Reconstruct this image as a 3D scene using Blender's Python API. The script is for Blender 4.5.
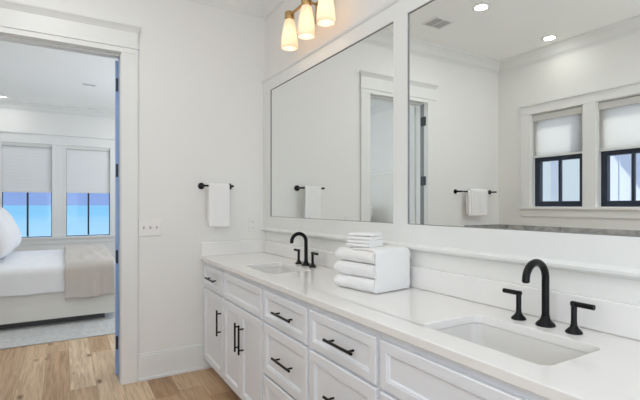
import bpy, bmesh, math, random
from mathutils import Vector, Matrix, noise
S = bpy.context.scene
for o in list(bpy.data.objects):
    bpy.data.objects.remove(o)
COL = S.collection
R = math.radians
EYE = 1.3074

# ------------------------------------------------------------------ camera, world, sun, exposure
cam_d = bpy.data.cameras.new('camera')
cam_d.sensor_width = 36.0
cam_d.lens = 430.2 / 640 * 36.0
cam_d.shift_y = 5.0 / 640
cam_d.clip_start = 0.02
cam_d.clip_end = 20000
cam = bpy.data.objects.new('camera', cam_d)
cam.location = (0, 0, EYE)
cam.rotation_euler = (R(90), 0, R(-30.72))
COL.objects.link(cam)
S.camera = cam

S.view_settings.view_transform = 'Standard'
S.view_settings.look = 'None'
S.view_settings.gamma = 1
S.view_settings.use_curve_mapping = False
S.view_settings.exposure = 0.0

S.cycles.max_bounces = 16; S.cycles.diffuse_bounces = 10; S.cycles.glossy_bounces = 6; S.cycles.transparent_max_bounces = 12

W = bpy.data.worlds.new('sky'); S.world = W; W.use_nodes = True
wn = W.node_tree.nodes; wl = W.node_tree.links
wn.clear()
w_out = wn.new('ShaderNodeOutputWorld'); w_bg = wn.new('ShaderNodeBackground')
w_tc = wn.new('ShaderNodeTexCoord'); w_sep = wn.new('ShaderNodeSeparateXYZ')
w_rmp = wn.new('ShaderNodeValToRGB')
wl.new(w_tc.outputs['Generated'], w_sep.inputs[0]); wl.new(w_sep.outputs['Z'], w_rmp.inputs[0])
w_hz = wn.new('ShaderNodeMapRange'); w_hz.inputs['From Min'].default_value = -0.45; w_hz.inputs['From Max'].default_value = -0.85
w_mix = wn.new('ShaderNodeMix'); w_mix.data_type = 'RGBA'; w_mix.inputs['B'].default_value = (0.72, 0.82, 0.92, 1)   # bright haze over the land side
wl.new(w_sep.outputs['X'], w_hz.inputs['Value']); wl.new(w_hz.outputs[0], w_mix.inputs['Factor'])
wl.new(w_rmp.outputs[0], w_mix.inputs['A']); wl.new(w_mix.outputs['Result'], w_bg.inputs[0]); wl.new(w_bg.outputs[0], w_out.inputs[0])
w_rmp.color_ramp.elements[0].position = 0.0
w_rmp.color_ramp.elements[0].color = (0.30, 0.44, 0.84, 1)
w_rmp.color_ramp.elements[1].position = 0.35
w_rmp.color_ramp.elements[1].color = (0.20, 0.36, 0.83, 1)
w_bg.inputs[1].default_value = 1.0

sun_d = bpy.data.lights.new('sun', 'SUN'); sun_d.energy = 3.8; sun_d.angle = R(0.6)
sun_d.color = (1.0, 0.98, 0.95)
sun = bpy.data.objects.new('sun', sun_d); COL.objects.link(sun)
sun.location = (-20, -18, 30)
sun.rotation_euler = Vector((0.50, 0.48, -0.72)).to_track_quat('-Z', 'Y').to_euler()

def area(name, loc, direction, sx, sy, power, color=(1, 1, 1), disk=False, spread=180):
    d = bpy.data.lights.new(name, 'AREA')
    d.shape = 'DISK' if disk else 'RECTANGLE'
    d.size = sx
    if not disk: d.size_y = sy
    d.energy = power; d.color = color; d.spread = R(spread)
    o = bpy.data.objects.new(name, d); COL.objects.link(o)
    o.location = loc
    o.rotation_euler = Vector(direction).to_track_quat('-Z', 'Y').to_euler()
    return o
# added fill lamps set in two made-up openings behind the photographer
P_FILL = 22; P_FILLB = 30
FILLC = (0.90, 0.965, 1.0)
area('fill_lamp', (-1.72, -0.25, 1.65), (1, 0, 2.0), 1.5, 1.9, P_FILL, FILLC)
area('fill_lamp', (0.1, -1.40, 1.40), (0, 1, 0.55), 1.9, 1.7, P_FILLB, FILLC)
# added fill lamp for the bedroom, in an unseen opening right of the doorway
area('fill_lamp', (2.56, 6.2, 1.7), (-1, 0, 0.4), 2.4, 2.0, 46, FILLC)
CAN_W = 6.5; CAN_COL = (1.0, 0.99, 0.965)
BED_CAN_W = 6.0
SCONCE_W = 0.33

# ------------------------------------------------------------------ materials
def mat(name, col, rough=0.5, metal=0.0, bump=0.0, bscale=200.0, spec=0.5, var=0.0, vscale=3.0, coat=0.0):
    m = bpy.data.materials.new(name); m.use_nodes = True
    n = m.node_tree.nodes; l = m.node_tree.links
    b = n['Principled BSDF']
    b.inputs['Base Color'].default_value = (*col, 1)
    b.inputs['Roughness'].default_value = rough
    b.inputs['Metallic'].default_value = metal
    b.inputs['Specular IOR Level'].default_value = spec
    b.inputs['Coat Weight'].default_value = coat
    tc = n.new('ShaderNodeTexCoord')
    if bump > 0:
        t = n.new('ShaderNodeTexNoise'); t.inputs['Scale'].default_value = bscale; t.inputs['Detail'].default_value = 4
        bp = n.new('ShaderNodeBump'); bp.inputs['Strength'].default_value = bump; bp.inputs['Distance'].default_value = 0.004
        l.new(tc.outputs['Object'], t.inputs['Vector']); l.new(t.outputs['Fac'], bp.inputs['Height']); l.new(bp.outputs[0], b.inputs['Normal'])
    if var > 0:
        t2 = n.new('ShaderNodeTexNoise'); t2.inputs['Scale'].default_value = vscale; t2.inputs['Detail'].default_value = 5
        mx = n.new('ShaderNodeMix'); mx.data_type = 'RGBA'
        mx.inputs['A'].default_value = (*[max(0, c * (1 - var)) for c in col], 1)
        mx.inputs['B'].default_value = (*[min(1, c * (1 + var)) for c in col], 1)
        l.new(tc.outputs['Object'], t2.inputs['Vector']); l.new(t2.outputs['Fac'], mx.inputs['Factor'])
        l.new(mx.outputs['Result'], b.inputs['Base Color'])
    return m

M = {}
M['wall'] = mat('wall_paint', (0.80, 0.795, 0.768), 0.55, bump=0.03, bscale=300, spec=0.3)
M['ceil'] = mat('ceiling_paint', (0.93, 0.935, 0.915), 0.7, spec=0.2, var=0.01)
M['trim'] = mat('trim_paint', (0.78, 0.785, 0.765), 0.35, spec=0.4, var=0.01)
M['cab'] = mat('cabinet_paint', (0.79, 0.81, 0.845), 0.32, spec=0.45, var=0.01)
M['quartz'] = mat('white_quartz', (0.825, 0.81, 0.79), 0.12, spec=0.5, var=0.03, vscale=6)
M['ceramic'] = mat('white_ceramic', (0.70, 0.685, 0.66), 0.08, spec=0.5, var=0.005)
M['black'] = mat('matte_black_metal', (0.006, 0.006, 0.0065), 0.30, 0.0, bump=0.02, bscale=400, spec=0.22)
M['hinge'] = mat('black_hinge_metal', (0.03, 0.032, 0.04), 0.45, 0.3, var=0.1)
M['brass'] = mat('brushed_brass', (0.50, 0.33, 0.14), 0.32, 1.0, bump=0.03, bscale=300)
M['towel'] = mat('white_terry', (0.86, 0.855, 0.845), 0.95, bump=0.55, bscale=420, spec=0.1, var=0.015, vscale=40)
M['linen'] = mat('white_linen', (0.83, 0.845, 0.875), 0.9, bump=0.2, bscale=90, spec=0.1, var=0.02, vscale=8)
M['pillow'] = mat('pillow_cotton', (0.75, 0.75, 0.755), 0.9, bump=0.2, bscale=60, spec=0.1, var=0.02, vscale=8)
M['piping'] = mat('grey_piping', (0.36, 0.38, 0.42), 0.9, spec=0.1, var=0.05)
M['bedfab'] = mat('bed_upholstery', (0.77, 0.76, 0.72), 0.9, bump=0.2, bscale=300, spec=0.1, var=0.02)
M['rug'] = mat('grey_rug', (0.56, 0.565, 0.56), 0.98, bump=0.6, bscale=120, spec=0.05, var=0.32, vscale=22)
M['plate'] = mat('white_plastic', (0.80, 0.79, 0.77), 0.35, var=0.005)
M['toggle'] = mat('grey_toggle_plastic', (0.52, 0.51, 0.50), 0.35, var=0.01)
M['strip2'] = mat('grey_seal', (0.26, 0.27, 0.28), 0.6, var=0.02)
M['strip'] = mat('dark_grey_edge_strip', (0.22, 0.22, 0.215), 0.5, var=0.02)
M['headrail'] = mat('greige_head_rail', (0.60, 0.59, 0.56), 0.6, var=0.02)
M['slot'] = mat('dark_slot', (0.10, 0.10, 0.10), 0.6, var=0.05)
M['sash'] = mat('dark_sash_paint', (0.016, 0.024, 0.042), 0.35, var=0.05)
M['blue_cast'] = mat('door_sky_cast', (0.27, 0.40, 0.66), 0.3, var=0.02)  # blue sky-light cast put into the colour of the door edge
M['grille'] = mat('grey_grille', (0.45, 0.45, 0.44), 0.5, var=0.02)
M['siding'] = mat('white_siding', (0.80, 0.81, 0.82), 0.6, var=0.02)
M['steel'] = mat('drain_metal', (0.6, 0.6, 0.58), 0.25, 1.0, var=0.02)

def shade_cloth(fac):
    m = mat('cellular_shade_cloth', (0.88, 0.88, 0.87), 0.9, spec=0.1)
    n = m.node_tree.nodes; l = m.node_tree.links; b = n['Principled BSDF']; out = n['Material Output']
    tr = n.new('ShaderNodeBsdfTranslucent'); tr.inputs[0].default_value = (0.94, 0.92, 0.88, 1)
    mx = n.new('ShaderNodeMixShader'); mx.inputs[0].default_value = fac
    l.new(b.outputs[0], mx.inputs[1]); l.new(tr.outputs[0], mx.inputs[2]); l.new(mx.outputs[0], out.inputs[0])
    tc = n.new('ShaderNodeTexCoord'); w = n.new('ShaderNodeTexWave'); w.bands_direction = 'Z'
    w.inputs['Scale'].default_value = 18; w.inputs['Distortion'].default_value = 0.6
    bp = n.new('ShaderNodeBump'); bp.inputs['Strength'].default_value = 0.04; bp.inputs['Distance'].default_value = 0.002
    l.new(tc.outputs['Object'], w.inputs['Vector']); l.new(w.outputs['Fac'], bp.inputs['Height']); l.new(bp.outputs[0], b.inputs['Normal'])
    return m
M['shade'] = shade_cloth(0.75); M['bedshade'] = shade_cloth(0.18)

def lamp_glass():
    m = mat('opal_lamp_glass', (0.86, 0.77, 0.68), 0.25, spec=0.4)
    n = m.node_tree.nodes; l = m.node_tree.links; b = n['Principled BSDF']; out = n['Material Output']
    tr = n.new('ShaderNodeBsdfTranslucent'); tr.inputs[0].default_value = (0.92, 0.81, 0.70, 1)
    mx = n.new('ShaderNodeMixShader'); mx.inputs[0].default_value = 0.5
    l.new(b.outputs[0], mx.inputs[1]); l.new(tr.outputs[0], mx.inputs[2]); l.new(mx.outputs[0], out.inputs[0])
    b.inputs['Emission Color'].default_value = (1.0, 0.82, 0.62, 1)
    b.inputs['Emission Strength'].default_value = 0.16
    return m
M['opal'] = lamp_glass()

def emitter(name, col, s):
    m = bpy.data.materials.new(name); m.use_nodes = True
    b = m.node_tree.nodes['Principled BSDF']
    b.inputs['Base Color'].default_value = (0.8, 0.8, 0.8, 1)
    b.inputs['Emission Color'].default_value = (*col, 1); b.inputs['Emission Strength'].default_value = s
    return m
M['lens'] = emitter('lit_lens', (1, 0.96, 0.90), 3.0)
M['bulb'] = emitter('lit_bulb', (1, 0.86, 0.66), 4.0)

def glass_mat():
    m = bpy.data.materials.new('clear_glass'); m.use_nodes = True
    n = m.node_tree.nodes; l = m.node_tree.links; out = n['Material Output']
    n.remove(n['Principled BSDF'])
    t = n.new('ShaderNodeBsdfTransparent'); t.inputs[0].default_value = (0.96, 0.98, 0.985, 1)
    g = n.new('ShaderNodeBsdfGlossy'); g.inputs['Roughness'].default_value = 0.02
    mx = n.new('ShaderNodeMixShader'); mx.inputs[0].default_value = 0.012
    l.new(t.outputs[0], mx.inputs[1]); l.new(g.outputs[0], mx.inputs[2]); l.new(mx.outputs[0], out.inputs[0])
    return m
M['glass'] = glass_mat()
def mirror_mat():
    m = mat('silvered_mirror', (0.895, 0.915, 0.90), 0.0, 1.0)
    return m
M['mirror'] = mirror_mat()

def wood_mat():
    m = bpy.data.materials.new('oak_planks'); m.use_nodes = True
    n = m.node_tree.nodes; l = m.node_tree.links; b = n['Principled BSDF']
    def math_(op, a, bb=None, v2=None):
        x = n.new('ShaderNodeMath'); x.operation = op
        if isinstance(a, (int, float)): x.inputs[0].default_value = a
        else: l.new(a, x.inputs[0])
        if bb is not None:
            if isinstance(bb, (int, float)): x.inputs[1].default_value = bb
            else: l.new(bb, x.inputs[1])
        if v2 is not None: x.inputs[2].default_value = v2
        return x.outputs[0]
    tc = n.new('ShaderNodeTexCoord'); sp = n.new('ShaderNodeSeparateXYZ'); l.new(tc.outputs['Object'], sp.inputs[0])
    PW = 0.165; PL = 1.7
    xr = math_('DIVIDE', math_('ADD', sp.outputs['X'], 10.03), PW)
    row = math_('FLOOR', xr); fx = math_('FRACT', xr)
    wn1 = n.new('ShaderNodeTexWhiteNoise'); wn1.noise_dimensions = '1D'; l.new(row, wn1.inputs['W'])
    yr = math_('ADD', math_('DIVIDE', math_('ADD', sp.outputs['Y'], 10.0), PL), math_('MULTIPLY', wn1.outputs['Value'], 7.0))
    colm = math_('FLOOR', yr); fy = math_('FRACT', yr)
    cb = n.new('ShaderNodeCombineXYZ'); l.new(row, cb.inputs[0]); l.new(colm, cb.inputs[1])
    wn2 = n.new('ShaderNodeTexWhiteNoise'); wn2.noise_dimensions = '2D'; l.new(cb.outputs[0], wn2.inputs['Vector'])
    rp = n.new('ShaderNodeValToRGB'); l.new(wn2.outputs['Value'], rp.inputs[0])
    e = rp.color_ramp.elements
    e[0].position = 0; e[0].color = (0.38, 0.23, 0.125, 1)
    e[1].position = 1; e[1].color = (0.74, 0.59, 0.42, 1)
    k = e.new(0.4); k.color = (0.53, 0.355, 0.215, 1)
    k = e.new(0.75); k.color = (0.63, 0.45, 0.29, 1)
    # grain: noise stretched along the plank
    vm = n.new('ShaderNodeVectorMath'); vm.operation = 'MULTIPLY'; vm.inputs[1].default_value = (38, 2.2, 1)
    vo = n.new('ShaderNodeVectorMath'); vo.operation = 'MULTIPLY_ADD'; vo.inputs[1].default_value = (17.0, 17.0, 17.0)
    l.new(wn2.outputs['Color'], vo.inputs[0]); l.new(tc.outputs['Object'], vm.inputs[0]); l.new(vm.outputs[0], vo.inputs[2])
    gr = n.new('ShaderNodeTexNoise'); gr.inputs['Scale'].default_value = 1.0; gr.inputs['Detail'].default_value = 6; gr.inputs['Distortion'].default_value = 1.4
    l.new(vo.outputs[0], gr.inputs['Vector'])
    g2 = n.new('ShaderNodeValToRGB'); l.new(gr.outputs['Fac'], g2.inputs[0])
    g2.color_ramp.elements[0].position = 0.30; g2.color_ramp.elements[0].color = (0.60, 0.55, 0.50, 1)
    g2.color_ramp.elements[1].position = 0.62; g2.color_ramp.elements[1].color = (1.06, 1.06, 1.06, 1)
    mx = n.new('ShaderNodeMix'); mx.data_type = 'RGBA'; mx.blend_type = 'MULTIPLY'; mx.inputs['Factor'].default_value = 0.8
    l.new(rp.outputs[0], mx.inputs['A']); l.new(g2.outputs[0], mx.inputs['B'])
    # knots
    vk = n.new('ShaderNodeVectorMath'); vk.operation = 'MULTIPLY'; vk.inputs[1].default_value = (6.0, 2.6, 1)
    l.new(tc.outputs['Object'], vk.inputs[0])
    vo2 = n.new('ShaderNodeTexVoronoi'); vo2.inputs['Scale'].default_value = 1.0; l.new(vk.outputs[0], vo2.inputs['Vector'])
    kr = n.new('ShaderNodeValToRGB'); l.new(vo2.outputs['Distance'], kr.inputs[0])
    kr.color_ramp.elements[0].position = 0.03; kr.color_ramp.elements[0].color = (0.30, 0.20, 0.13, 1)
    kr.color_ramp.elements[1].position = 0.16; kr.color_ramp.elements[1].color = (1, 1, 1, 1)
    mk = n.new('ShaderNodeMix'); mk.data_type = 'RGBA'; mk.blend_type = 'MULTIPLY'; mk.inputs['Factor'].default_value = 0.95
    l.new(mx.outputs['Result'], mk.inputs['A']); l.new(kr.outputs[0], mk.inputs['B'])
    # seams
    d1 = math_('MULTIPLY', math_('MINIMUM', fx, math_('SUBTRACT', 1.0, fx)), PW)
    d2 = math_('MULTIPLY', math_('MINIMUM', fy, math_('SUBTRACT', 1.0, fy)), PL)
    seam = math_('LESS_THAN', math_('MINIMUM', d1, d2), 0.0014)
    ms = n.new('ShaderNodeMix'); ms.data_type = 'RGBA'
    l.new(math_('MULTIPLY', seam, 0.6), ms.inputs['Factor']); l.new(mk.outputs['Result'], ms.inputs['A']); ms.inputs['B'].default_value = (0.17, 0.10, 0.055, 1)
    l.new(ms.outputs['Result'], b.inputs['Base Color'])
    b.inputs['Roughness'].default_value = 0.42; b.inputs['Specular IOR Level'].default_value = 0.35
    bp = n.new('ShaderNodeBump'); bp.inputs['Strength'].default_value = 0.12; bp.inputs['Distance'].default_value = 0.002
    l.new(gr.outputs['Fac'], bp.inputs['Height']); l.new(bp.outputs[0], b.inputs['Normal'])
    return m
M['wood'] = wood_mat()

def marble_mat():
    m = mat('grey_marble_tile', (0.52, 0.52, 0.51), 0.15)
    n = m.node_tree.nodes; l = m.node_tree.links; b = n['Principled BSDF']
    tc = n.new('ShaderNodeTexCoord'); t = n.new('ShaderNodeTexNoise'); t.inputs['Scale'].default_value = 4; t.inputs['Detail'].default_value = 8; t.inputs['Distortion'].default_value = 2.5
    r = n.new('ShaderNodeValToRGB'); l.new(tc.outputs['Object'], t.inputs['Vector']); l.new(t.outputs['Fac'], r.inputs[0])
    r.color_ramp.elements[0].position = 0.35; r.color_ramp.elements[0].color = (0.27, 0.27, 0.265, 1)
    r.color_ramp.elements[1].position = 0.65; r.color_ramp.elements[1].color = (0.48, 0.48, 0.47, 1)
    l.new(r.outputs[0], b.inputs['Base Color'])
    return m
M['marble'] = marble_mat()

def knit_mat():
    m = mat('beige_knit', (0.66, 0.60, 0.53), 0.95, spec=0.1)
    n = m.node_tree.nodes; l = m.node_tree.links; b = n['Principled BSDF']
    tc = n.new('ShaderNodeTexCoord'); w = n.new('ShaderNodeTexWave'); w.bands_direction = 'X'
    w.inputs['Scale'].default_value = 36; w.inputs['Distortion'].default_value = 1.2; w.inputs['Detail'].default_value = 2; w.inputs['Detail Scale'].default_value = 2
    bp = n.new('ShaderNodeBump'); bp.inputs['Strength'].default_value = 0.45; bp.inputs['Distance'].default_value = 0.008
    nz = n.new('ShaderNodeTexNoise'); nz.inputs['Scale'].default_value = 60; nz.inputs['Detail'].default_value = 3
    ad = n.new('ShaderNodeMath'); ad.operation = 'ADD'
    l.new(tc.outputs['Object'], w.inputs['Vector']); l.new(tc.outputs['Object'], nz.inputs['Vector'])
    l.new(w.outputs['Fac'], ad.inputs[0]); l.new(nz.outputs['Fac'], ad.inputs[1])
    l.new(ad.outputs[0], bp.inputs['Height']); l.new(bp.outputs[0], b.inputs['Normal'])
    r = n.new('ShaderNodeValToRGB'); l.new(w.outputs['Fac'], r.inputs[0])
    r.color_ramp.elements[0].color = (0.56, 0.515, 0.47, 1); r.color_ramp.elements[1].color = (0.70, 0.66, 0.615, 1)
    l.new(r.outputs[0], b.inputs['Base Color'])
    return m
M['knit'] = knit_mat()

def sea_mat():
    m = mat('turquoise_sea', (0.10, 0.36, 0.56), 0.5, spec=0.15)
    n = m.node_tree.nodes; l = m.node_tree.links; b = n['Principled BSDF']
    tc = n.new('ShaderNodeTexCoord'); v = n.new('ShaderNodeVectorMath'); v.operation = 'MULTIPLY'; v.inputs[1].default_value = (0.012, 0.06, 1)
    t = n.new('ShaderNodeTexNoise'); t.inputs['Scale'].default_value = 1; t.inputs['Detail'].default_value = 6
    r = n.new('ShaderNodeValToRGB')
    l.new(tc.outputs['Object'], v.inputs[0]); l.new(v.outputs[0], t.inputs['Vector']); l.new(t.outputs['Fac'], r.inputs[0])
    r.color_ramp.elements[0].position = 0.3; r.color_ramp.elements[0].color = (0.19, 0.50, 0.61, 1)
    r.color_ramp.elements[1].position = 0.75; r.color_ramp.elements[1].color = (0.33, 0.62, 0.68, 1)
    sp = n.new('ShaderNodeSeparateXYZ'); mr = n.new('ShaderNodeMapRange'); mr.inputs['From Min'].default_value = 400; mr.inputs['From Max'].default_value = 70
    mx = n.new('ShaderNodeMix'); mx.data_type = 'RGBA'; mx.inputs['B'].default_value = (0.46, 0.68, 0.69, 1)   # paler shallows
    l.new(tc.outputs['Object'], sp.inputs[0]); l.new(sp.outputs['Y'], mr.inputs['Value']); l.new(mr.outputs[0], mx.inputs['Factor'])
    l.new(r.outputs[0], mx.inputs['A']); l.new(mx.outputs['Result'], b.inputs['Base Color'])
    return m
M['sea'] = sea_mat()

# ------------------------------------------------------------------ mesh helpers
def BM(): return bmesh.new()
def box(bm, x0, x1, y0, y1, z0, z1):
    v = [bm.verts.new(p) for p in ((x0, y0, z0), (x1, y0, z0), (x1, y1, z0), (x0, y1, z0), (x0, y0, z1), (x1, y0, z1), (x1, y1, z1), (x0, y1, z1))]
    for f in ((3, 2, 1, 0), (4, 5, 6, 7), (0, 1, 5, 4), (1, 2, 6, 5), (2, 3, 7, 6), (3, 0, 4, 7)):
        bm.faces.new([v[i] for i in f])
    return bm
def loft(bm, rings, cap0=True, cap1=True, closed=False):
    vs = [[bm.verts.new(p) for p in r] for r in rings]
    n = len(vs[0])
    rng = range(len(vs)) if closed else range(len(vs) - 1)
    for i in rng:
        a, b = vs[i], vs[(i + 1) % len(vs)]
        for k in range(n):
            bm.faces.new((a[k], a[(k + 1) % n], b[(k + 1) % n], b[k]))
    if not closed:
        if cap0: bm.faces.new(list(reversed(vs[0])))
        if cap1: bm.faces.new(vs[-1])
    return bm
def lathe(bm, prof, c, seg=24, cap0=True, cap1=True):
    rings = [[(c[0] + r * math.cos(2 * math.pi * k / seg), c[1] + r * math.sin(2 * math.pi * k / seg), c[2] + z) for k in range(seg)] for r, z in prof]
    return loft(bm, rings, cap0, cap1)
def tube(bm, pts, rad, seg=12):
    pts = [Vector(p) for p in pts]; rings = []
    t0 = (pts[1] - pts[0]).normalized()
    up = Vector((0, 0, 1)) if abs(t0.z) < 0.9 else Vector((0, 1, 0))
    nrm = t0.cross(up).normalized()
    for i, p in enumerate(pts):
        t = (pts[min(i + 1, len(pts) - 1)] - pts[max(i - 1, 0)]).normalized()
        nrm = (nrm - t * nrm.dot(t)).normalized(); bn = t.cross(nrm)
        r = rad[i] if isinstance(rad, (list, tuple)) else rad
        rings.append([p + nrm * (r * math.cos(2 * math.pi * k / seg)) + bn * (r * math.sin(2 * math.pi * k / seg)) for k in range(seg)])
    return loft(bm, rings)
def obj(name, bm, m, parent=None, bevel=0.0, smooth=False, subsurf=0, solid=0.0, segs=2):
    bmesh.ops.recalc_face_normals(bm, faces=bm.faces)
    me = bpy.data.meshes.new(name); bm.to_mesh(me); bm.free()
    o = bpy.data.objects.new(name, me); COL.objects.link(o)
    me.materials.append(M[m] if isinstance(m, str) else m)
    if parent is not None: 
        o.parent = parent
        o.matrix_parent_inverse = parent.matrix_basis.inverted()
    if smooth:
        for p in me.polygons: p.use_smooth = True
    if solid:
        s = o.modifiers.new('solid', 'SOLIDIFY'); s.thickness = solid; s.offset = 0
    if bevel:
        b = o.modifiers.new('bevel', 'BEVEL'); b.width = bevel; b.segments = segs; b.limit_method = 'ANGLE'; b.angle_limit = R(40)
        b.harden_normals = False
    if subsurf:
        s = o.modifiers.new('sub', 'SUBSURF'); s.levels = subsurf; s.render_levels = subsurf
    return o
def smooth_angle(o, deg=35):
    me = o.data
    for p in me.polygons: p.use_smooth = True
    bm = bmesh.new(); bm.from_mesh(me)
    for e in bm.edges:
        if len(e.link_faces) == 2 and e.calc_face_angle() > R(deg): e.smooth = False
    bm.to_mesh(me); bm.free()
    return o
def tag(o, label, cat, group=None, kind=None):
    o['label'] = label; o['category'] = cat
    if group: o['group'] = group
    if kind: o['kind'] = kind
    return o
def struct(o, label=None, cat=None):
    o['kind'] = 'structure'
    if label: o['label'] = label
    if cat: o['category'] = cat
    return o
def thing(name, loc, label, cat, group=None, rz=0.0):
    o = bpy.data.objects.new(name, None); COL.objects.link(o)
    o.location = loc; o.rotation_euler = (0, 0, rz)
    o.empty_display_size = 0.05
    return tag(o, label, cat, group)
def fix(o):
    # geometry given in local coordinates of its parent
    o.matrix_parent_inverse = Matrix.Identity(4); return o

# ------------------------------------------------------------------ setting
XW = 1.495; YF = 3.442; YP = 3.582; XL = -1.64; YB = -1.35; CZ = 3.04
DL, DR, DH = -0.423, 0.352, 2.418
BXL, BXR, YW = -1.77, 2.60, 8.90
struct(obj('floor', box(BM(), BXL - .15, BXR + .15, YB - .15, YW + .15, -0.12, 0.0), 'wood'), 'warm oak plank floor running from the bathroom into the bedroom', 'floor')
bm = BM(); box(bm, XL - .16, XW + .12, YB - .15, YP, CZ, CZ + .12)
box(bm, BXL - .15, BXR + .15, YP, YW + .15, CZ, CZ + .12)
struct(obj('ceiling', bm, 'ceil'), 'flat white ceiling', 'ceiling')
# wall with the doorway
bm = BM(); jt = 0.02
box(bm, BXL, DL - jt, YF, YP, 0, CZ); box(bm, DR + jt, BXR, YF, YP, 0, CZ); box(bm, DL - jt, DR + jt, YF, YP, DH + jt, CZ)
struct(obj('wall_far', bm, 'wall'), 'off-white wall with the doorway, towel bar and switches', 'wall')
struct(obj('wall_right', box(BM(), XW, XW + .10, YB, YF, 0, CZ), 'wall'), 'off-white wall behind the vanity mirrors', 'wall')
# back wall with an unseen opening made up for the fill lamp
bm = BM(); box(bm, XL, -0.85, YB - .12, YB, 0, CZ); box(bm, 1.05, XW, YB - .12, YB, 0, CZ)
box(bm, -0.85, 1.05, YB - .12, YB, 0, 0.9); box(bm, -0.85, 1.05, YB - .12, YB, 2.6, CZ)
struct(obj('wall_back', bm, 'wall'), 'off-white wall behind the photographer', 'wall')
# left wall: windows
WZ0, WZ1 = 1.285, 2.335
wins = [(2.43, 3.01), (1.72, 2.30)]
bm = BM(); T = 0.15
box(bm, XL - T, XL, 3.01, YF, 0, CZ)
box(bm, XL - T, XL, 1.72, 3.01, 0, WZ0); box(bm, XL - T, XL, 1.72, 3.01, WZ1, CZ)
box(bm, XL - T, XL, 2.30, 2.43, WZ0, WZ1)
box(bm, XL - T, XL, 0.50, 1.72, 0, CZ)
box(bm, XL - T, XL, -1.0, 0.50, 0, 0.8); box(bm, XL - T, XL, -1.0, 0.50, 2.7, CZ)  # unseen rear opening made up for the fill lamp
box(bm, XL - T, XL, YB, -1.0, 0, CZ)
struct(obj('wall_left', bm, 'wall'), 'off-white wall with a pair of shaded windows, seen in the mirror', 'wall')
# bedroom walls
struct(obj('wall_bedroom_left', box(BM(), BXL - .12, BXL, YP, YW, 0, CZ), 'wall'), 'off-white bedroom wall behind the headboard', 'wall')
bm = BM()
box(bm, BXR, BXR + .12, YP, 5.0, 0, CZ); box(bm, BXR, BXR + .12, 7.4, YW, 0, CZ)
box(bm, BXR, BXR + .12, 5.0, 7.4, 0, 0.7); box(bm, BXR, BXR + .12, 5.0, 7.4, 2.7, CZ)
struct(obj('wall_bedroom_right', bm, 'wall'), 'off-white right wall of the bedroom', 'wall')
bwins = [(-0.90, -0.19), (0.03, 0.73)]; BZ0, BZ1 = 0.745, 2.315
bm = BM()
box(bm, BXL, -0.90, YW, YW + .15, 0, CZ); box(bm, 0.73, BXR, YW, YW + .15, 0, CZ)
box(bm, -0.90, 0.73, YW, YW + .15, 0, BZ0); box(bm, -0.90, 0.73, YW, YW + .15, BZ1, CZ); box(bm, -0.19, 0.03, YW, YW + .15, BZ0, BZ1)
struct(obj('wall_bedroom_far', bm, 'wall'), 'off-white bedroom wall with two windows to the sea', 'wall')

# crown mouldings: profile (out from wall, down from ceiling)
CP = [(0, 0), (.105, 0), (.105, -.018), (.085, -.03), (.06, -.055), (.035, -.09), (.018, -.105), (.010, -.112), (.008, -.122), (0, -.122)]
def crown_run(bm, p0, p1, nrm):
    n = Vector(nrm)
    loft(bm, [[Vector(p) + n * a + Vector((0, 0, CZ + b)) for a, b in CP] for p in (p0, p1)])
bm = BM()
crown_run(bm, (XL, YF, 0), (XW, YF, 0), (0, -1, 0))
crown_run(bm, (XW, YB, 0), (XW, YF, 0), (-1, 0, 0))
crown_run(bm, (XL, YB, 0), (XL, YF, 0), (1, 0, 0))
crown_run(bm, (XL, YB, 0), (XW, YB, 0), (0, 1, 0))
struct(obj('trim_1', bm, 'trim'), 'white crown moulding around the bathroom', 'trim')
bm = BM()
crown_run(bm, (BXL, YW, 0), (BXR, YW, 0), (0, -1, 0)); crown_run(bm, (BXL, YP, 0), (BXL, YW, 0), (1, 0, 0)); crown_run(bm, (BXR, YP, 0), (BXR, YW, 0), (-1, 0, 0))
struct(obj('trim_2', bm, 'trim'), 'white crown moulding around the bedroom', 'trim')
# baseboards
def base_profile(bm, x0, x1, y, d):
    t = .018
    box(bm, x0, x1, min(y, y + d * t), max(y, y + d * t), 0, .185)
    box(bm, x0, x1, min(y, y + d * (t * .6)), max(y, y + d * (t * .6)), .185, .20)
    box(bm, x0, x1, min(y, y + d * .032), max(y, y + d * .032), 0, .022)
bm = BM(); base_profile(bm, 0.468, 1.03, YF, -1)
struct(obj('baseboard_far', bm, 'trim', bevel=.003), 'tall white baseboard between doorway and vanity', 'baseboard')
bm = BM(); box(bm, BXL, BXL + .018, YP, YW, 0, .2)
struct(obj('baseboard_bedroom_left', bm, 'trim', bevel=.003))
bm = BM(); box(bm, BXL + .018, BXR, YW - .018, YW, 0, .2)
struct(obj('baseboard_bedroom_far', bm, 'trim', bevel=.003))

# marble wainscot beside the tub corner
bm = BM()
y = YF - .016
for k in range(8):
    y0 = 3.426 - .61 * (k + 1)
    box(bm, XL, XL + .014, max(y0 + .002, YB), y, 0, 1.07); y = y0
    if y < YB: break
x = XL + .016
for k in range(1):
    box(bm, x, x + .60, YF - .014, YF, 0, 1.07)
struct(obj('trim_3', bm, 'marble', bevel=.001), 'grey marble tile wainscot below the bathroom windows', 'wainscot')

# doorway trim: jamb, casings, head on the bathroom side and bedroom side
bm = BM()
box(bm, DL - jt, DL, YF, YP, 0, DH + jt); box(bm, DR, DR + jt, YF, YP, 0, DH + jt); box(bm, DL, DR, YF, YP, DH, DH + jt)
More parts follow.
